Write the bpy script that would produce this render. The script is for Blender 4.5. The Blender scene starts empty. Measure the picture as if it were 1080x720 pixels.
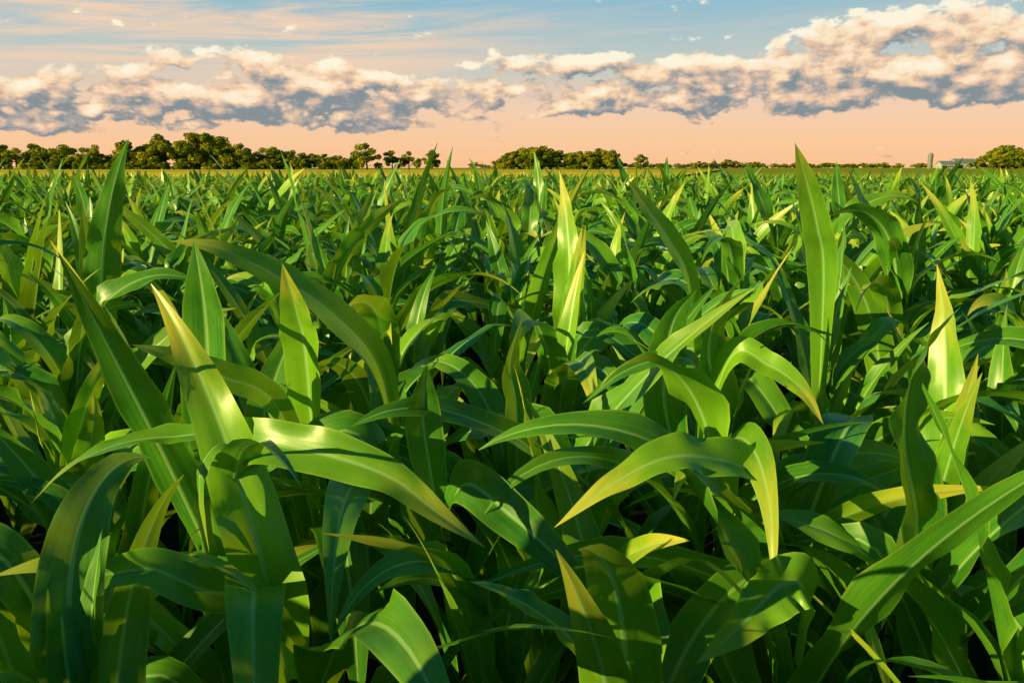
import bpy, math, random
import numpy as np
from mathutils import Vector, Matrix, Quaternion

random.seed(11)
R = random.random
def U(a, b): return a + (b - a) * random.random()
scene = bpy.context.scene
scene.view_settings.view_transform = 'Standard'
scene.view_settings.look = 'None'
scene.view_settings.exposure = 0
COL = scene.collection

# ------------------------------------------------------------------ materials
def new_mat(name):
    m = bpy.data.materials.new(name); m.use_nodes = True
    nt = m.node_tree; nt.nodes.clear()
    return m, nt
class NB:
    def __init__(s, nt): s.nt = nt
    def n(s, t, **kw):
        x = s.nt.nodes.new(t)
        for k, v in kw.items(): setattr(x, k, v)
        return x
    def put(s, sock, v):
        if isinstance(v, bpy.types.NodeSocket): s.nt.links.new(v, sock)
        else: sock.default_value = v
    def m(s, op, a, b=None, c=None, clamp=False):
        x = s.n('ShaderNodeMath', operation=op); x.use_clamp = clamp
        s.put(x.inputs[0], a)
        if b is not None: s.put(x.inputs[1], b)
        if c is not None: s.put(x.inputs[2], c)
        return x.outputs[0]
    def mix(s, f, a, b, blend='MIX'):
        x = s.n('ShaderNodeMix', data_type='RGBA', blend_type=blend)
        s.put(x.inputs[0], f); s.put(x.inputs[6], a); s.put(x.inputs[7], b)
        return x.outputs[2]
    def sstep(s, v, lo, hi):
        x = s.n('ShaderNodeMapRange', interpolation_type='SMOOTHSTEP')
        s.put(x.inputs[0], v); x.inputs[1].default_value = lo; x.inputs[2].default_value = hi
        x.inputs[3].default_value = 0; x.inputs[4].default_value = 1
        return x.outputs[0]
    def noise(s, vec, scale, detail=4, rough=.5, dist=0, dim='3D'):
        x = s.n('ShaderNodeTexNoise', noise_dimensions=dim); s.put(x.inputs['Vector'], vec)
        x.inputs['Scale'].default_value = scale; x.inputs['Detail'].default_value = detail
        x.inputs['Roughness'].default_value = rough; x.inputs['Distortion'].default_value = dist
        return x.outputs[0]
    def comb(s, a, b, c):
        x = s.n('ShaderNodeCombineXYZ')
        s.put(x.inputs[0], a); s.put(x.inputs[1], b); s.put(x.inputs[2], c)
        return x.outputs[0]
def C(r, g, b): return (r, g, b, 1.0)

def leaf_material():
    m, nt = new_mat('corn_leaf'); b = NB(nt)
    uv = b.n('ShaderNodeUVMap', uv_map='UVMap').outputs[0]
    sp = b.n('ShaderNodeSeparateXYZ'); b.put(sp.inputs[0], uv)
    x, y = sp.outputs[0], sp.outputs[1]
    a = b.m('ABSOLUTE', b.m('MULTIPLY_ADD', x, 2.0, -1.0))
    rnd = b.n('ShaderNodeAttribute', attribute_name='leafrnd').outputs['Fac']
    rib = b.m('SUBTRACT', 1.0, b.sstep(a, .04, .12))
    vein = b.noise(b.comb(b.m('MULTIPLY_ADD', rnd, 370.0, b.m('MULTIPLY', x, 34.0)), b.m('MULTIPLY', y, 1.2), 0.0), 1.0, 1, .5, 0, '2D')
    blot = b.noise(b.comb(b.m('MULTIPLY_ADD', rnd, 190.0, b.m('MULTIPLY', x, 2.0)), b.m('MULTIPLY', y, 7.0), 0.0), 1.0, 3, .6, 0, '2D')
    tone = b.m('ADD', b.m('MULTIPLY', b.m('MULTIPLY', rnd, rnd), .8), b.m('MULTIPLY_ADD', blot, .6, -.12), clamp=True)
    base = b.mix(tone, C(.006, .19, .028), C(.34, .68, .018))
    base = b.mix(b.m('MULTIPLY', b.sstep(vein, .40, .64), .28), base, C(.18, .56, .05))
    sunlit_tip = b.m('MULTIPLY', b.sstep(b.m('ADD', y, b.m('MULTIPLY', blot, .3)), .78, 1.12), b.sstep(rnd, .40, .9))  # leaf-tip yellowing, strengthened to paint in the yellow of sunlit tops
    base = b.mix(b.m('MULTIPLY', sunlit_tip, .8), base, C(.92, .74, .10))
    base = b.mix(b.m('MULTIPLY', b.sstep(a, .88, 1.0), .5), base, C(.50, .70, .06))
    base = b.mix(b.m('MULTIPLY', rib, .85), base, C(.46, .78, .26))
    p = b.n('ShaderNodeBsdfPrincipled')
    b.put(p.inputs['Base Color'], base)
    b.put(p.inputs['Roughness'], b.m('ADD', b.m('MULTIPLY', blot, .2), b.m('MULTIPLY_ADD', vein, .22, .16)))
    p.inputs['Specular IOR Level'].default_value = .65
    tr = b.n('ShaderNodeBsdfTranslucent')
    b.put(tr.inputs[0], b.mix(.35, base, C(.85, .95, .01)))
    ms = b.n('ShaderNodeMixShader'); ms.inputs[0].default_value = .25
    nt.links.new(p.outputs[0], ms.inputs[1]); nt.links.new(tr.outputs[0], ms.inputs[2])
    o = b.n('ShaderNodeOutputMaterial'); nt.links.new(ms.outputs[0], o.inputs[0])
    return m
def simple_mat(name, c1, c2, scale, rough=.8, detail=6, bump=0, spec=.3, trans=0):
    m, nt = new_mat(name); b = NB(nt)
    co = b.n('ShaderNodeTexCoord').outputs['Object']
    n = b.noise(co, scale, detail, .6)
    col = b.mix(b.sstep(n, .35, .65), C(*c1), C(*c2))
    p = b.n('ShaderNodeBsdfPrincipled'); b.put(p.inputs['Base Color'], col)
    p.inputs['Roughness'].default_value = rough; p.inputs['Specular IOR Level'].default_value = spec
    if bump:
        bp = b.n('ShaderNodeBump'); bp.inputs['Strength'].default_value = 1
        bp.inputs['Distance'].default_value = bump; b.put(bp.inputs['Height'], n)
        b.put(p.inputs['Normal'], bp.outputs[0])
    o = b.n('ShaderNodeOutputMaterial')
    if trans:
        tr = b.n('ShaderNodeBsdfTranslucent'); b.put(tr.inputs[0], col)
        ms = b.n('ShaderNodeMixShader'); ms.inputs[0].default_value = trans
        nt.links.new(p.outputs[0], ms.inputs[1]); nt.links.new(tr.outputs[0], ms.inputs[2])
        nt.links.new(ms.outputs[0], o.inputs[0])
    else: nt.links.new(p.outputs[0], o.inputs[0])
    return m
M_LEAF = leaf_material()
M_STALK = simple_mat('corn_stalk', (.02, .14, .02), (.06, .26, .04), 9, .45, 1)
M_SOIL = simple_mat('soil', (.012, .010, .007), (.030, .022, .015), 6, .95, 4, .03)
M_GRASS = simple_mat('far_green_field', (.22, .34, .03), (.50, .52, .05), .03, .95, 5, 0, 0)
M_WHEAT = simple_mat('ripe_field', (.66, .54, .05), (.97, .76, .10), .05, .95, 5, 0, 0)
M_CANOPY = simple_mat('far_corn_canopy', (.06, .16, .01), (.25, .34, .03), 1.6, .9, 3, 0, 0)
M_TREE = simple_mat('tree_foliage', (.10, .20, .012), (.60, .54, .03), .30, .8, 2, 0, .1, .3)
M_BARK = simple_mat('bark', (.05, .035, .025), (.10, .075, .05), 3, .9)

# ------------------------------------------------------------------ mesh buffers
class Buf:
    def __init__(s): s.v = []; s.f = []; s.uv = []; s.r = []; s.mi = []
    def arrays(s):
        return (np.array(s.v, dtype=np.float64), np.array(s.f, dtype=np.int64), np.array(s.uv, dtype=np.float32),
                np.array(s.r, dtype=np.float32), np.array(s.mi, dtype=np.int32))
    def build(s, name, mats): return build_arrays(name, s.arrays(), mats)
def build_arrays(name, arr, mats):
    v, f, uvs, r, mi = arr
    me = bpy.data.meshes.new(name)
    me.vertices.add(len(v)); me.vertices.foreach_set('co', v.astype(np.float32).ravel())
    me.loops.add(f.size); me.loops.foreach_set('vertex_index', f.ravel().astype(np.int32))
    me.polygons.add(len(f)); me.polygons.foreach_set('loop_start', (np.arange(len(f)) * 4).astype(np.int32))
    lay = me.uv_layers.new(name='UVMap'); lay.data.foreach_set('uv', uvs[f.ravel()].ravel())
    at = me.attributes.new('leafrnd', 'FLOAT', 'POINT'); at.data.foreach_set('value', r)
    for m in mats: me.materials.append(m)
    me.polygons.foreach_set('material_index', mi)
    me.polygons.foreach_set('use_smooth', np.ones(len(f), dtype=bool))
    me.update(calc_edges=True); me.validate()
    return me
def merge(items):
    V, F, UV, RR, MI = [], [], [], [], []; off = 0
    for (arr, x, y, rz, s, tx, ty, dr) in items:
        v, f, uvs, r, mi = arr
        M = np.array((Matrix.Rotation(rz, 3, 'Z') @ Matrix.Rotation(tx, 3, 'X') @ Matrix.Rotation(ty, 3, 'Y')))
        V.append((v @ M.T) * s + np.array([x, y, 0])); F.append(f + off); off += len(v)
        UV.append(uvs); RR.append(np.mod(r + dr, 1.0)); MI.append(mi)
    return (np.concatenate(V), np.concatenate(F), np.concatenate(UV), np.concatenate(RR).astype(np.float32), np.concatenate(MI))

# ------------------------------------------------------------------ leaf builder
COLS_HI = [-1, -.68, -.34, -.07, .07, .34, .68, 1]
COLS_MID = [-1, -.5, 0, .5, 1]
COLS_LO = [-1, 0, 1]
def width_profile(t):
    w = (0.42 + 0.58 * min(1, t / .28) ** .8) if t < .28 else 1.0
    if t > .35:
        k = (t - .35) / .65
        w = (1 - k ** 1.7) ** 1.0 if k < 1 else 0
    return max(w, .012)
def ribbon(buf, pts, W, side0, cols=COLS_HI, twist=0, fold=.5, ripple=.2, rnd=None, roll=0):
    n = len(pts); r = R() if rnd is None else rnd
    side = Vector(side0).normalized()
    ph1, ph2 = U(0, 6.28), U(0, 6.28); fr = U(2.2, 4.2)
    fr2 = fr * U(1.7, 2.3)
    b0 = len(buf.v); nc = len(cols)
    for i, p in enumerate(pts):
        t = i / (n - 1)
        T = (pts[min(i + 1, n - 1)] - pts[max(i - 1, 0)])
        if T.length < 1e-7: T = Vector((0, 0, 1))
        T.normalize()
        side = side - T * side.dot(T)
        if side.length < 1e-4: side = T.orthogonal()
        side.normalize()
        S = Quaternion(T, roll + twist * t) @ side
        N = S.cross(T).normalized()
        w = W * .5 * width_profile(t)
        fa = fold * (1 - .72 * min(1, t / .7))
        amp = ripple * min(1, t * 3) * (1 - t ** 4)
        for u in cols:
            au = abs(u)
            ph = ph1 if u < 0 else ph2
            zz = w * (au * math.sin(fa) + amp * au ** 2 * (math.sin(6.283 * fr * t + ph) + .45 * math.sin(6.283 * fr2 * t + ph * 2)))
            if au < .08: zz -= w * .06
            buf.v.append(tuple(p + S * (u * w * math.cos(fa)) + N * zz))
            buf.uv.append((u * .5 + .5, t)); buf.r.append(r)
    for i in range(n - 1):
        for j in range(nc - 1):
            a = b0 + i * nc + j
            buf.f.append((a, a + 1, a + nc + 1, a + nc)); buf.mi.append(0)
def tube(buf, pts, rads, sides=8, mi=1):
    b0 = len(buf.v)
    for i, (p, r) in enumerate(zip(pts, rads)):
        T = (pts[min(i + 1, len(pts) - 1)] - pts[max(i - 1, 0)]).normalized()
        A = T.orthogonal().normalized() if abs(T.z) < .9 else (Vector((1, 0, 0)) - T * T.x).normalized()
        B = T.cross(A)
        for k in range(sides):
            an = 6.2832 * k / sides
            buf.v.append(tuple(p + A * (r * math.cos(an)) + B * (r * math.sin(an))))
            buf.uv.append((k / sides, i / len(pts))); buf.r.append(.5)
    for i in range(len(pts) - 1):
        for k in range(sides):
            a = b0 + i * sides + k; c = b0 + i * sides + (k + 1) % sides
            buf.f.append((a, c, c + sides, a + sides)); buf.mi.append(mi)
def arc_leaf(buf, base, az, L, th0, bend, W, segs, cols, pw=1.3, kink=None, drift=0, **kw):
    pts = [base.copy()]; p = base.copy(); ds = L / segs
    for i in range(segs):
        t = (i + .5) / segs
        th = th0 - bend * t ** pw
        if kink and t > kink[0]: th -= kink[1] * min(1, (t - kink[0]) / .1)
        th = max(th, math.radians(-86))
        a = az + drift * t
        p = p + Vector((math.cos(a) * math.cos(th), math.sin(a) * math.cos(th), math.sin(th))) * ds
        pts.append(p.copy())
    s0 = Vector((math.sin(az), -math.cos(az), 0))
    ribbon(buf, pts, W, s0, cols, **kw)
def corn(buf, lod=0, Hs=1.02, origin=Vector((0, 0, 0)), whorl=True, az0=None, topskip=0):
    segs = (24, 14, 9)[lod]
    wk = (1.04, 1.12, 1.2)[lod]
    cols = (COLS_HI, COLS_MID, COLS_LO)[lod]
    az0 = U(0, 6.28) if az0 is None else az0
    lean = Vector((U(-.04, .04), U(-.04, .04), 0))
    def at(z): return origin + Vector((lean.x * z, lean.y * z, z))
    nz = (8, 5, 2)[lod]
    tube(buf, [at(Hs * i / nz) for i in range(nz + 1)], [.018 - .009 * i / nz for i in range(nz + 1)], (8, 5, 4)[lod])
    n = random.randint(7, 8)
    for i in range(n - topskip):
        f = i / (n - 1)
        z = Hs * (.30 + .68 * f)
        az = az0 + (math.pi if i % 2 else 0) + U(-.45, .45)
        L = U(.84, 1.14) * (.78 + .3 * math.sin(math.pi * min(1, f * 1.05))) * (1 - .08 * f)
        th0 = math.radians(U(60, 74) + 12 * f)
        bend = math.radians(U(105, 172) if R() < .70 else U(15, 60))
        if f < .4: bend = math.radians(U(30, 110))
        kink = (U(.4, .7), math.radians(U(40, 90))) if R() < .18 else None
        arc_leaf(buf, at(z), az, L, th0, bend, U(.09, .13) * wk, segs, cols, pw=U(1.1, 2.1), kink=kink,
                 drift=U(-.8, .8), twist=U(-1.3, 1.3), fold=U(.25, .7), ripple=U(.14, .40))
    if whorl:
        for k in range(random.randint(2, 3)):
            az = az0 + k * math.pi + U(-.6, .6)
            arc_leaf(buf, at(Hs * .93), az, U(.38, .66), math.radians(U(76, 88)), math.radians(U(8, 45) if R() < .55 else U(60, 140)), U(.07, .105) * wk, segs, cols,
                     pw=U(1.3, 2.5), drift=U(-.6, .6), twist=U(-1.5, 1.5), fold=U(.4, .9), ripple=U(.05, .2))

# ------------------------------------------------------------------ near plants, each built to match the photograph
def catmull(ctrl, n):
    c = [ctrl[0] + (ctrl[0] - ctrl[1])] + ctrl + [ctrl[-1] + (ctrl[-1] - ctrl[-2])]
    out = []
    m = len(ctrl) - 1
    for i in range(n + 1):
        s = i / n * m; k = min(int(s), m - 1); t = s - k
        a, b_, c_, d = c[k], c[k + 1], c[k + 2], c[k + 3]
        out.append(.5 * ((2 * b_) + (c_ - a) * t + (2 * a - 5 * b_ + 4 * c_ - d) * t * t + (3 * b_ - a - 3 * c_ + d) * t ** 3))
    return out
X1 = (1, 0, 0)
HP = [
 (-.56, 1.57, 1.12, [
   (1.00, [(-.57,1.52,1.19),(-.48,1.45,1.235),(-.35,1.40,1.233),(-.225,1.37,1.20),(-.138,1.35,1.14),(-.05,1.35,1.07)], .10, (0,-1,0), .35, -.5, .22, .75),
   (1.08, [(-.545,1.45,1.231),(-.572,1.40,1.22),(-.574,1.37,1.158),(-.561,1.36,1.05)], .052, X1, 0, .3, .1, .6),
   (1.05, [(-.585,1.50,1.222),(-.675,1.50,1.232),(-.77,1.48,1.224),(-.856,1.45,1.187),(-.924,1.43,1.122)], .056, (0,1,0), -.3, .5, .16, .6)]),
 (-.70, 1.79, 1.02, [
   (.90, [(-.695,1.75,1.17),(-.675,1.72,1.398),(-.669,1.70,1.507),(-.676,1.70,1.60)], .118, X1, -.3, .25, .07, .25)]),
 (-.47, 1.79, 1.05, [
   (.95, [(-.459,1.72,1.334),(-.462,1.68,1.448),(-.468,1.62,1.56)], .105, X1, -.6, .5, .08, .9),
   (.98, [(-.52,1.68,1.246),(-.60,1.60,1.328),(-.673,1.55,1.381),(-.745,1.52,1.414)], .07, (0,1,0), -.5, .2, .12, .8)]),
 (-.30, 2.0, 1.05, [
   (.95, [(-.339,1.97,1.248),(-.436,1.90,1.408),(-.554,1.85,1.508),(-.664,1.80,1.574),(-.764,1.78,1.593)], .092, (0,1,0), -.6, .2, .14, .8)]),
 (.133, 1.76, 1.05, [
   (.95, [(.053,1.70,1.123),(-.041,1.65,1.202),(-.159,1.60,1.259),(-.25,1.55,1.27),(-.326,1.52,1.245)], .068, (0,1,0), -.2, -.3, .12, .15)]),
 (.01, 1.84, 1.05, [
   (.92, [(.011,1.80,1.197),(-.004,1.77,1.31),(.025,1.72,1.44)], .08, X1, .4, .6, .08, .3)]),
 (.56, 1.52, 1.10, [
   (.98, [(.477,1.45,1.163),(.37,1.40,1.225),(.276,1.37,1.236),(.178,1.34,1.198),(.076,1.32,1.124)], .096, (0,1,0), -.35, .35, .22, .85)]),
 (.447, 1.86, 1.08, [
   (.95, [(.491,1.82,1.171),(.452,1.78,1.34),(.46,1.72,1.463),(.506,1.68,1.545)], .10, X1, .2, .7, .10, .25),
   (.95, [(.371,1.83,1.168),(.357,1.80,1.314),(.369,1.77,1.421),(.407,1.74,1.49)], .105, X1, -.2, .3, .07, .15),
   (1.02, [(.492,1.75,1.33),(.563,1.70,1.328),(.625,1.66,1.285),(.667,1.63,1.215)], .066, (0,-1,0), .4, -.3, .15, .9),
   (1.00, [(.43,1.80,1.29),(.332,1.75,1.326),(.24,1.70,1.31),(.154,1.66,1.252)], .054, (0,1,0), -.2, .2, .12, .35)]),
 (.927, 2.31, 1.15, [
   (1.05, [(.884,2.25,1.455),(.837,2.20,1.592),(.778,2.15,1.72),(.7245,2.10,1.813)], .088, X1, -.7, .6, .08, .7)]),
 (.79, 1.46, .98, [
   (.85, [(.786,1.43,1.064),(.739,1.42,1.242),(.727,1.40,1.375),(.762,1.40,1.464),(.80,1.40,1.51)], .112, X1, .2, .9, .26, .05)]),
 (.50, 1.26, .98, [
   (.90, [(.483,1.20,1.07),(.439,1.18,1.089),(.393,1.15,1.068),(.3415,1.12,1.0365),(.286,1.10,1.002)], .096, (0,1,0), -.35, -.3, .22, .8)]),
 (.193, 1.22, .90, [
   (.82, [(.139,1.15,.94),(.091,1.15,1.017),(.03,1.15,1.068),(-.023,1.15,1.098),(-.0675,1.15,1.113)], .07, (0,1,0), -.4, .5, .16, .45)]),
 (-.394, 1.32, .96, [
   (.88, [(-.45,1.27,1.007),(-.523,1.23,1.053),(-.592,1.20,1.107),(-.668,1.18,1.109),(-.738,1.16,1.136),(-.817,1.14,1.126)], .08, (0,1,0), -.45, .3, .2, .7)]),
 (.637, 2.66, 1.1, [
   (1.02, [(.5866,2.60,1.378),(.498,2.55,1.536),(.411,2.50,1.6425),(.349,2.45,1.716)], .084, (0,1,0), -.7, -.3, .1, .98)]),
 (-.152, 1.62, 1.08, [
   (.98, [(-.096,1.52,1.124),(0,1.45,1.084),(.089,1.38,1.03),(.163,1.30,.961)], .096, (0,-1,0), .3, -.4, .16, .1),
   (.95, [(-.184,1.60,1.198),(-.182,1.58,1.287),(-.174,1.57,1.36)], .082, X1, .1, .3, .06, .3)]),
]
HEROES = [(h_[0], h_[1]) for h_ in HP]
for (hx, hy, hs, leaves) in HP:
    b = Buf(); o = Vector((hx, hy, 0))
    random.seed(int((hx + 3) * 1000))
    for (za, pts, W, side, roll, tw, rip, rn) in leaves:
        ctrl = [Vector((0, 0, za))] + [Vector(p) - o for p in pts]
        ribbon(b, catmull(ctrl, 44), W, side, COLS_HI, twist=tw, fold=.45, ripple=rip, rnd=rn, roll=roll)
    corn(b, 0, Hs=hs * .84, whorl=False, topskip=1)
    ob = bpy.data.objects.new('corn_plant', b.build('corn_plant', [M_LEAF, M_STALK]))
    ob.location = o; COL.objects.link(ob)

# ------------------------------------------------------------------ the field
random.seed(58)
VAR = []
for lod, cnt in ((0, 14), (1, 12), (2, 14)):
    L_ = []
    for i in range(cnt):
        b = Buf(); corn(b, lod, Hs=U(.90, 1.12)); L_.append(b.arrays())
    VAR.append(L_)
CELL = 2.4; NP = 5; SP = CELL / NP
def plant_item(lod, x, y, s):
    return (random.choice(VAR[lod]), x, y, U(0, 6.283), s, U(-.08, .08), U(-.08, .08), R())
src = bpy.data.collections.new('corn_patches')
NM, NL = 6, 7
for i in range(NM + NL):
    lod = 1 if i < NM else 2
    its = [plant_item(lod, (j + .5) * SP - CELL / 2 + U(-.16, .16), (k + .5) * SP - CELL / 2 + U(-.16, .16), U(.84, 1.07)) for j in range(NP) for k in range(NP)]
    ob = bpy.data.objects.new('corn_patch_%02d' % i, build_arrays('corn_patch', merge(its), [M_LEAF, M_STALK]))
    src.objects.link(ob)
P = []; rot = []; scl = []; idx = []; near = []
for cy in range(-3, 25):
    for cx in range(-23, 24):
        X, Y = cx * CELL, cy * CELL + 1.2
        if abs(X) > .74 * max(Y, 0) + 8: continue
        d = math.hypot(X, Y)
        if (d < 6.2 and Y > 0) or d < 3.0:
            for j in range(NP):
                for k in range(NP):
                    px = X + (j + .5) * SP - CELL / 2 + U(-.16, .16); py = Y + (k + .5) * SP - CELL / 2 + U(-.16, .16)
                    r = math.hypot(px, py)
                    if r < .95 or any(math.hypot(px - hx, py - hy) < .14 for hx, hy in HEROES): continue
                    s = U(.88, 1.08)
                    if .4 < py < 2.1 and abs(px) < 1.3: s = U(.76, .86) if py < 1.5 else U(.80, .88)
                    elif py < .3: s = U(1.02, 1.14)  # unseen plants behind the camera, made taller to shade the foreground
                    elif py < 2.8 and px < 0: s = U(.86, .94)
                    near.append(plant_item(0, px, py, s))
        else:
            P.append((X, Y, 0)); rot.append((0, 0, random.randrange(4) * math.pi / 2))
            s = U(.95, 1.05)
            if Y < 0 : s *= 1.10  # unseen patches behind, stretched taller for the same shading
            if Y > 14: s *= 1 - .21 * min(1, (Y - 14) / 34)
            scl.append((1, 1, s)); idx.append(random.randrange(NM) if d < 15 else NM + random.randrange(NL))
me = bpy.data.meshes.new('corn_field'); me.from_pydata(P, [], [])
a = me.attributes.new('rot', 'FLOAT_VECTOR', 'POINT'); a.data.foreach_set('vector', np.array(rot, dtype=np.float32).ravel())
a = me.attributes.new('scl', 'FLOAT_VECTOR', 'POINT'); a.data.foreach_set('vector', np.array(scl, dtype=np.float32).ravel())
a = me.attributes.new('idx', 'INT', 'POINT'); a.data.foreach_set('value', np.array(idx, dtype=np.int32))
field = bpy.data.objects.new('corn_field', me); COL.objects.link(field)
nr = bpy.data.objects.new('near_rows', build_arrays('near_rows', merge(near), [M_LEAF, M_STALK])); COL.objects.link(nr); nr.parent = field
ng = bpy.data.node_groups.new('corn_scatter', 'GeometryNodeTree')
ng.interface.new_socket(name='Geometry', in_out='INPUT', socket_type='NodeSocketGeometry')
ng.interface.new_socket(name='Geometry', in_out='OUTPUT', socket_type='NodeSocketGeometry')
gi = ng.nodes.new('NodeGroupInput'); go = ng.nodes.new('NodeGroupOutput')
ci = ng.nodes.new('GeometryNodeCollectionInfo'); ci.inputs['Collection'].default_value = src
ci.inputs['Separate Children'].default_value = True; ci.inputs['Reset Children'].default_value = True
ip = ng.nodes.new('GeometryNodeInstanceOnPoints'); ip.inputs['Pick Instance'].default_value = True
def na(name, t):
    n = ng.nodes.new('GeometryNodeInputNamedAttribute'); n.data_type = t; n.inputs['Name'].default_value = name
    return [o for o in n.outputs if o.enabled and o.name == 'Attribute'][0]
ng.links.new(gi.outputs[0], ip.inputs['Points']); ng.links.new(ci.outputs[0], ip.inputs['Instance'])
ng.links.new(na('idx', 'INT'), ip.inputs['Instance Index'])
ng.links.new(na('rot', 'FLOAT_VECTOR'), ip.inputs['Rotation'])
ng.links.new(na('scl', 'FLOAT_VECTOR'), ip.inputs['Scale'])
ng.links.new(ip.outputs[0], go.inputs[0])
md = field.modifiers.new('scatter', 'NODES'); md.node_group = ng

# ------------------------------------------------------------------ terrain
def h(y):
    if y < 300: return 0.0
    if y < 420: return .5 * (y - 300) / 120
    return .5 + min(1.0, (y - 420) / 600)
def sheet(name, xs, ys, zf, mat, xf=None):
    v = [((xf(x, y) if xf else x), y, zf(x, y)) for y in ys for x in xs]; n = len(xs)
    f = [(j * n + i, j * n + i + 1, (j + 1) * n + i + 1, (j + 1) * n + i) for j in range(len(ys) - 1) for i in range(n - 1)]
    me = bpy.data.meshes.new(name); me.from_pydata(v, [], f); me.materials.append(mat)
    me.polygons.foreach_set('use_smooth', np.ones(len(f), dtype=bool))
    ob = bpy.data.objects.new(name, me); COL.objects.link(ob); return ob
sheet('ground', [-4000, -400, -100, 0, 100, 400, 4000], [-200, -20, 0, 40, 100, 200, 300, 420, 1020, 6000], lambda x, y: h(y), M_SOIL)
sheet('green_field', [-4000, -400, -100, 0, 100, 400, 4000], [63, 64, 200, 300, 420, 1020, 6000], lambda x, y: h(y) + (.05 if y < 64 else .8), M_GRASS)
sheet('ripe_field', [-420, -200, -60, 0, 1], [62, 62.5, 150, 250, 340], lambda x, y: h(y) + (.1 if y < 62.2 else 1.1), M_WHEAT,
      lambda x, y: (12 + (y - 62) * .27) * x if x > 0 else x)
rng = np.random.default_rng(3)
sheet('distant_corn', list(np.arange(-52, 52, .9)), list(np.arange(35, 61, .9)),
      lambda x, y: .5 + .2 * rng.random(), M_CANOPY)

# ------------------------------------------------------------------ trees
def tree_mesh(seed, wide=1.0):
    random.seed(seed); b = Buf()
    H = 10.0
    top = Vector((U(-.4, .4), U(-.4, .4), H * .8))
    trunk = [Vector((0, 0, -.5)), Vector((U(-.1, .1), U(-.1, .1), 2)), Vector((top.x * .5, top.y * .5, 4.5)), top]
    tube(b, trunk, [.32, .24, .17, .05], 8)
    lobes = []
    for i in range(14):
        t = U(.18, .88); s = Vector((top.x * t, top.y * t, H * .8 * t))
        az = i * 2.4 + U(-.4, .4); ln = U(1.4, 3.3) * wide * (1.15 - .6 * abs(t - .5))
        e = s + Vector((math.cos(az) * ln, math.sin(az) * ln, U(.1, 1.5)))
        tube(b, [s, (s + e) / 2 + Vector((0, 0, .25)), e], [.10, .07, .03], 5)
        lobes.append((e, U(.8, 1.7) * wide ** .5))
    lobes += [(Vector((top.x, top.y, H * .85)), 1.4), (Vector((top.x * .6, top.y, H * .6)), 1.7)]
    for (c, r) in lobes:
        for k in range(int(120 * r)):
            dn = Vector((random.gauss(0, 1), random.gauss(0, 1), random.gauss(0, 1))).normalized()
            d = dn * r * (U(0, 1) ** .4)
            d.z *= .8; p = c + d
            if p.z < .8: continue
            s = U(.16, .36)
            nn = (dn * 1.1 + Vector((random.gauss(0, 1), random.gauss(0, 1), random.gauss(0, 1))) * .6).normalized()
            A = nn.orthogonal().normalized(); A = Quaternion(nn, U(0, 6.28)) @ A
            B = nn.cross(A)
            q = len(b.v)
            for (aa, bb) in ((-1, -.6), (1, -.5), (.7, .8), (-.5, .9)):
                b.v.append(tuple(p + A * (aa * s) + B * (bb * s))); b.uv.append((0, 0)); b.r.append(0)
            b.f.append((q, q + 1, q + 2, q + 3)); b.mi.append(0)
    return b.build('tree_mesh', [M_TREE, M_BARK])
TM = [tree_mesh(100 + i, U(.8, 1.25)) for i in range(7)]
random.seed(77)
def put_tree(name, x, y, height, wide=1.0, parent=None):
    ob = bpy.data.objects.new(name, random.choice(TM))
    s = height / 9.8
    ob.scale = (s * wide, s * wide, s); ob.rotation_euler = (0, 0, U(0, 6.28)); ob.location = (x, y, h(y) - .1)
    COL.objects.link(ob)
    if parent: ob.parent = parent
    return ob
def grove(name, spec):
    e = bpy.data.objects.new(name, None); COL.objects.link(e)
    for i, (x, y, hh, w) in enumerate(spec): put_tree('tree_%d' % i, x, y, hh, w, e)
spec = []
prof = [(-232, 14), (-222, 14.5), (-212, 13), (-204, 10.5), (-197, 8), (-190, 8), (-183, 10.5), (-176, 11.5), (-169, 13),
        (-163, 13.5), (-156, 16.5), (-149, 18), (-142, 16), (-134, 17.5), (-128, 16), (-122, 11), (-116, 10), (-109, 11.5),
        (-103, 10.5), (-97, 10), (-91, 9), (-85, 8), (-79, 7), (-73, 7)]
for (x, hh) in prof:
    for k in range(3):
        spec.append((x + U(-3, 3), 358 + U(-10, 35), hh * U(.74, 1.06), U(.95, 1.3)))
for i in range(50):
    spec.append((U(-240, -70), 346 + U(-4, 4), U(3.5, 6), 1.7))
grove('distant_woodland', spec)
for (x, y, hh, w) in [(-62.5, 352, 12.5, 1.15), (-53, 362, 9.5, 1.2), (-45.5, 360, 9.2, 1.1), (-35, 356, 9.8, 1.15), (55.5, 352, 7.8, 1.25)]:
    put_tree('tree', x, y, hh, w)
spec = [(x + U(-1, 1), 360 + U(-6, 10), hh * U(.95, 1.12), 1.3) for (x, hh) in
        [(-3, 7.5), (0, 9), (3.5, 9.5), (6.5, 8.5), (10, 10), (13.5, 11), (17, 10), (20, 9), (26, 7.5), (30, 9), (34, 9), (38, 9.5), (43, 9), (46, 6)] for _ in (0, 1)]
grove('tree_clump', spec)
spec = [(x + U(-2, 2), 700 + U(-20, 20), hh * U(.8, 1.1), 1.7) for (x, hh) in [(158, 7), (166, 6), (176, 7), (186, 8), (196, 7), (206, 6), (214, 6)] for _ in (0, 1)]
grove('hedge_trees', spec)
spec = [(x + U(-2, 2), 520 + U(-10, 20), hh * U(.85, 1.05), 1.3) for (x, hh) in
        [(304, 9), (309, 11), (314, 14), (319, 16), (325, 15), (331, 16), (338, 15)] for _ in (0, 1, 2)]
grove('farm_windbreak', spec)
spec = [(U(-60, 900), 1150 + U(-60, 60), U(4, 8.5), 2.6) for _ in range(200)]
grove('far_tree_row', spec)

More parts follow.
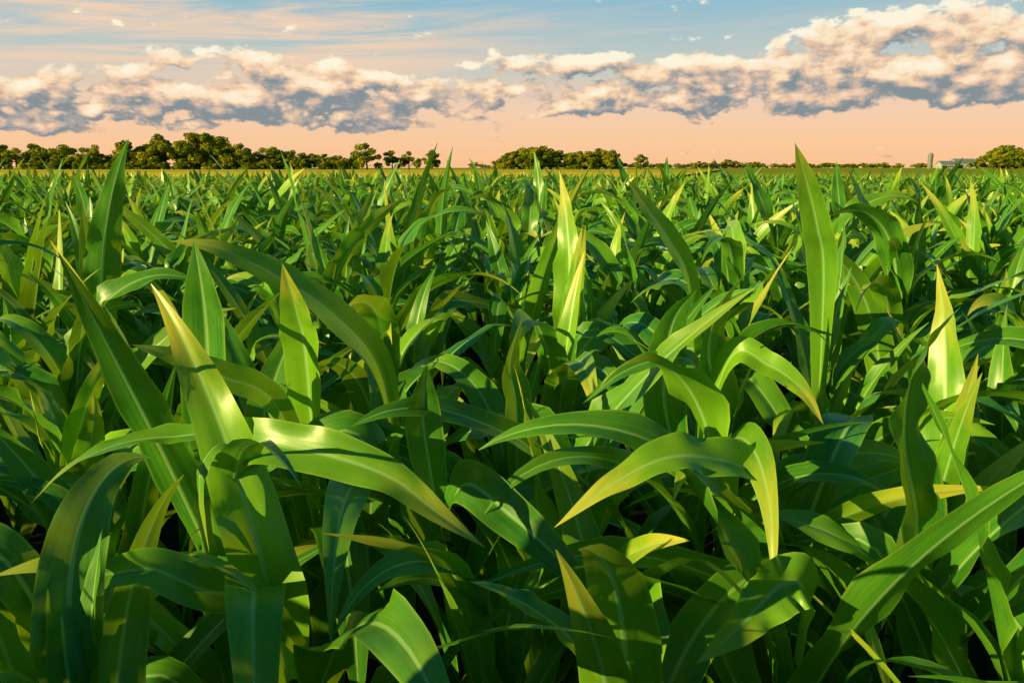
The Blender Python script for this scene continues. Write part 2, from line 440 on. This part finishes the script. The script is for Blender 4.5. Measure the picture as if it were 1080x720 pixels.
# ------------------------------------------------------------------ farm
def emat(name, c, r=.6):
    return simple_mat(name, tuple(k * .85 for k in c), c, .4, r, 2)
M_WALL = emat('painted_siding', (.60, .62, .66)); M_ROOF = emat('metal_roof', (.26, .31, .40), .5)
M_DARK = emat('door_dark', (.06, .05, .05)); M_SILO = emat('silo_concrete', (.34, .31, .32))
def mesh_obj(name, v, f, mat, parent, loc=(0, 0, 0)):
    me = bpy.data.meshes.new(name); me.from_pydata(v, [], f); me.materials.append(mat)
    ob = bpy.data.objects.new(name, me); ob.location = loc; COL.objects.link(ob); ob.parent = parent
    return ob
def barn(name, x, y, Lx, Ly, hw, hr, wall):
    e = bpy.data.objects.new(name, None); e.location = (x, y, h(y)); COL.objects.link(e)
    a, c = Lx / 2, Ly / 2
    v = [(-a, -c, 0), (a, -c, 0), (a, c, 0), (-a, c, 0), (-a, -c, hw), (a, -c, hw), (a, c, hw), (-a, c, hw), (-a, 0, hr), (a, 0, hr)]
    mesh_obj('walls', v, [(0, 1, 5, 4), (2, 3, 7, 6), (1, 2, 6, 9, 5), (3, 0, 4, 8, 7)], wall, e)
    o = .5; k = (hr - hw) / c
    v = [(-a - o, -c - o, hw - k * o + .15), (a + o, -c - o, hw - k * o + .15), (a + o, 0, hr + .15), (-a - o, 0, hr + .15), (-a - o, c + o, hw - k * o + .15), (a + o, c + o, hw - k * o + .15)]
    mesh_obj('roof', v, [(0, 1, 2, 3), (3, 2, 5, 4)], M_ROOF, e)
    dv = []; df = []
    for (dx, w, z0, z1) in [(-a * .5, 1.8, 0, hw * .75), (a * .1, .6, hw * .4, hw * .7), (a * .4, .6, hw * .4, hw * .7), (a * .7, .6, hw * .4, hw * .7)]:
        q = len(dv); dv += [(dx - w, -c - .05, z0), (dx + w, -c - .05, z0), (dx + w, -c - .05, z1), (dx - w, -c - .05, z1)]; df.append((q, q + 1, q + 2, q + 3))
    mesh_obj('doors_windows', dv, df, M_DARK, e)
barn('barn', 337, 610, 15, 9, 4.8, 7.8, M_WALL)
barn('barn', 322, 606, 10, 8, 4.0, 6.2, M_WALL)
barn('barn', 348, 630, 9, 8, 4.8, 7.8, emat('grey_siding', (.30, .31, .34)))
def silo(x, y, r, H):
    e = bpy.data.objects.new('grain_silo', None); e.location = (x, y, h(y)); COL.objects.link(e)
    prof = [(r, 0), (r, H * .3), (r * 1.02, H * .3 + .05), (r, H * .3 + .1), (r, H * .65), (r * 1.02, H * .65 + .05), (r, H * .65 + .1), (r, H)]
    dome = [(r * 1.03, H), (r * .95, H + r * .4), (r * .7, H + r * .75), (r * .35, H + r * .95), (.02, H + r)]
    for nm, pr, mt in (('cylinder_wall', prof, M_SILO), ('dome', dome, M_ROOF)):
        n = 20; v = [(q * math.cos(6.2832 * k / n), q * math.sin(6.2832 * k / n), z) for (q, z) in pr for k in range(n)]
        f = [(j * n + k, j * n + (k + 1) % n, (j + 1) * n + (k + 1) % n, (j + 1) * n + k) for j in range(len(pr) - 1) for k in range(n)]
        mesh_obj(nm, v, f, mt, e)
silo(315, 615, 1.8, 10.5)

# ------------------------------------------------------------------ sun + world
SUN_EL, SUN_AZ = 17.0, 241.0     # azimuth measured clockwise from +Y (view direction)
se, sa = math.radians(SUN_EL), math.radians(SUN_AZ)
sd = Vector((math.sin(sa) * math.cos(se), math.cos(sa) * math.cos(se), math.sin(se)))
L = bpy.data.lights.new('sun', 'SUN'); L.energy = 5.0; L.angle = math.radians(.5); L.color = (1.0, .82, .30)
lo = bpy.data.objects.new('sun', L); lo.rotation_euler = (-sd).to_track_quat('-Z', 'Y').to_euler(); lo.location = (-20, -10, 15); COL.objects.link(lo)

w = bpy.data.worlds.new('World'); scene.world = w; w.use_nodes = True
nt = w.node_tree; nt.nodes.clear(); b = NB(nt)
tc = b.n('ShaderNodeTexCoord').outputs['Generated']
nrm = b.n('ShaderNodeVectorMath', operation='NORMALIZE'); b.put(nrm.inputs[0], tc)
sp = b.n('ShaderNodeSeparateXYZ'); b.put(sp.inputs[0], nrm.outputs[0])
D = 57.2958
az = b.m('MULTIPLY', b.m('ARCTAN2', sp.outputs[0], sp.outputs[1]), D)
el = b.m('MULTIPLY', b.m('ARCSINE', sp.outputs[2]), D)
sky = b.n('ShaderNodeTexSky', sky_type='NISHITA'); sky.sun_disc = False
sky.sun_elevation = se; sky.sun_rotation = sa
ramp = b.n('ShaderNodeValToRGB'); cr = ramp.color_ramp
b.put(ramp.inputs[0], b.m('DIVIDE', b.m('ADD', el, 2.0), 92.0, clamp=True))
stops = [(-2, (.30, .20, .12)), (-.5, (1.0, .53, .26)), (1.5, (.99, .59, .33)), (4.0, (.93, .63, .44)), (7.0, (.54, .60, .56)),
         (11, (.26, .51, .63)), (20, (.05, .34, .42)), (45, (.003, .14, .18)), (90, (.002, .08, .12))]
cr.elements[0].position = 0; cr.elements[0].color = C(*stops[0][1])
cr.elements[1].position = 1; cr.elements[1].color = C(*stops[-1][1])
for e_, c in stops[1:-1]:
    q = cr.elements.new((e_ + 2) / 92); q.color = C(*c)
base = b.mix(.05, ramp.outputs[0], b.mix(1.0, sky.outputs[0], C(.1, .1, .1), 'MULTIPLY'))
# sky dimmed and tinted away from the front, added to cut ambient on leaves
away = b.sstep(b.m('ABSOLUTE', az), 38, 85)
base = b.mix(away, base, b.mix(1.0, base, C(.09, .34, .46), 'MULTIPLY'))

ELL = [(20, 5.6, 24, 2.0, 1.4), (27, 8.0, 11, 1.8, 1.1), (7, 6.6, 10, .9, .8), (-15, 4.6, 18, 2.0, 1.25), (-31, 4.0, 12, 1.8, 1.15), (-16, 6.6, 8, 1.2, .9),
       (0, 4.6, 14, .9, .6)]
def dens(A, E):
    cov = None
    for (ca, ce, ha, he, wt) in ELL:
        x = b.m('MULTIPLY_ADD', A, 1 / ha, -ca / ha); y = b.m('MULTIPLY_ADD', E, 1 / he, -ce / he)
        r2 = b.m('ADD', b.m('MULTIPLY', x, x), b.m('MULTIPLY', y, y))
        v = b.m('MAXIMUM', b.m('MULTIPLY_ADD', r2, -wt, wt), -.9)
        cov = v if cov is None else b.m('MAXIMUM', cov, v)
    n1 = b.noise(b.comb(b.m('MULTIPLY', A, .28), b.m('MULTIPLY', E, .62), 3.1), 1.0, 6, .56, .15)
    n2 = b.noise(b.comb(b.m('MULTIPLY', A, .80), b.m('MULTIPLY', E, 1.1), 8.7), 1.0, 3, .5, .1)
    return b.m('ADD', b.m('MULTIPLY', cov, .46), b.m('ADD', b.m('MULTIPLY_ADD', n1, 2.7, -1.37), b.m('MULTIPLY_ADD', n2, 1.2, -.6)))
d0 = dens(az, el)
d1 = dens(b.m('ADD', az, -.5), b.m('ADD', el, .7))
mask = b.sstep(d0, -.03, .24)
lit = b.m('MULTIPLY_ADD', b.m('SUBTRACT', d0, d1), .90, .23)
lit = b.m('ADD', lit, b.m('MULTIPLY_ADD', el, .065, -.29), clamp=True)
cramp = b.n('ShaderNodeValToRGB'); b.put(cramp.inputs[0], lit); cr = cramp.color_ramp
cr.elements[0].position = .0; cr.elements[0].color = C(.21, .27, .30)
cr.elements[1].position = 1; cr.elements[1].color = C(1.0, .92, .72)
for p_, c in ((.20, (.44, .39, .36)), (.42, (.82, .56, .38)), (.62, (.99, .75, .50))):
    q = cr.elements.new(p_); q.color = C(*c)
cir = b.noise(b.comb(b.m('MULTIPLY_ADD', el, -.35, b.m('MULTIPLY', az, .06)), b.m('MULTIPLY', el, .55), 1.7), 1.0, 6, .62, .6)
cm = b.m('MULTIPLY', b.sstep(cir, .40, .62), b.m('MULTIPLY', b.sstep(el, 4.5, 7.5), .9))
cm = b.m('MULTIPLY', cm, b.m('SUBTRACT', 1.0, b.m('MULTIPLY', b.sstep(az, -14, 6), .75)))
cm = b.m('MULTIPLY', cm, b.m('SUBTRACT', 1.0, b.sstep(el, 13, 19)))
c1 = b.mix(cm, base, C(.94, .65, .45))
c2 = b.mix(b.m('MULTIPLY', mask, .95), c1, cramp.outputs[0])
def bgn(col):
    bg = b.n('ShaderNodeBackground'); b.put(bg.inputs[0], b.mix(1.0, col, C(10, 10, 10), 'MULTIPLY')); bg.inputs[1].default_value = .1
    return bg.outputs[0]
# the cloud bank stands in the low part of the sky in front; clear elsewhere
band = b.m('MULTIPLY', b.m('MULTIPLY', b.m('GREATER_THAN', el, .3), b.m('LESS_THAN', el, 19.0)), b.m('LESS_THAN', b.m('ABSOLUTE', az), 75.0))
mx = b.n('ShaderNodeMixShader'); b.put(mx.inputs[0], band)
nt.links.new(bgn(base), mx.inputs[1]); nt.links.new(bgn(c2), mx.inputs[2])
o = b.n('ShaderNodeOutputWorld'); nt.links.new(mx.outputs[0], o.inputs[0])

# ------------------------------------------------------------------ camera
cam = bpy.data.cameras.new('camera'); cam.lens = 28; cam.sensor_width = 36; cam.clip_start = .05; cam.clip_end = 9000
co = bpy.data.objects.new('camera', cam); co.location = (0, 0, 1.75)
co.rotation_euler = (math.radians(90 - 12.25), 0, 0); COL.objects.link(co)
scene.camera = co
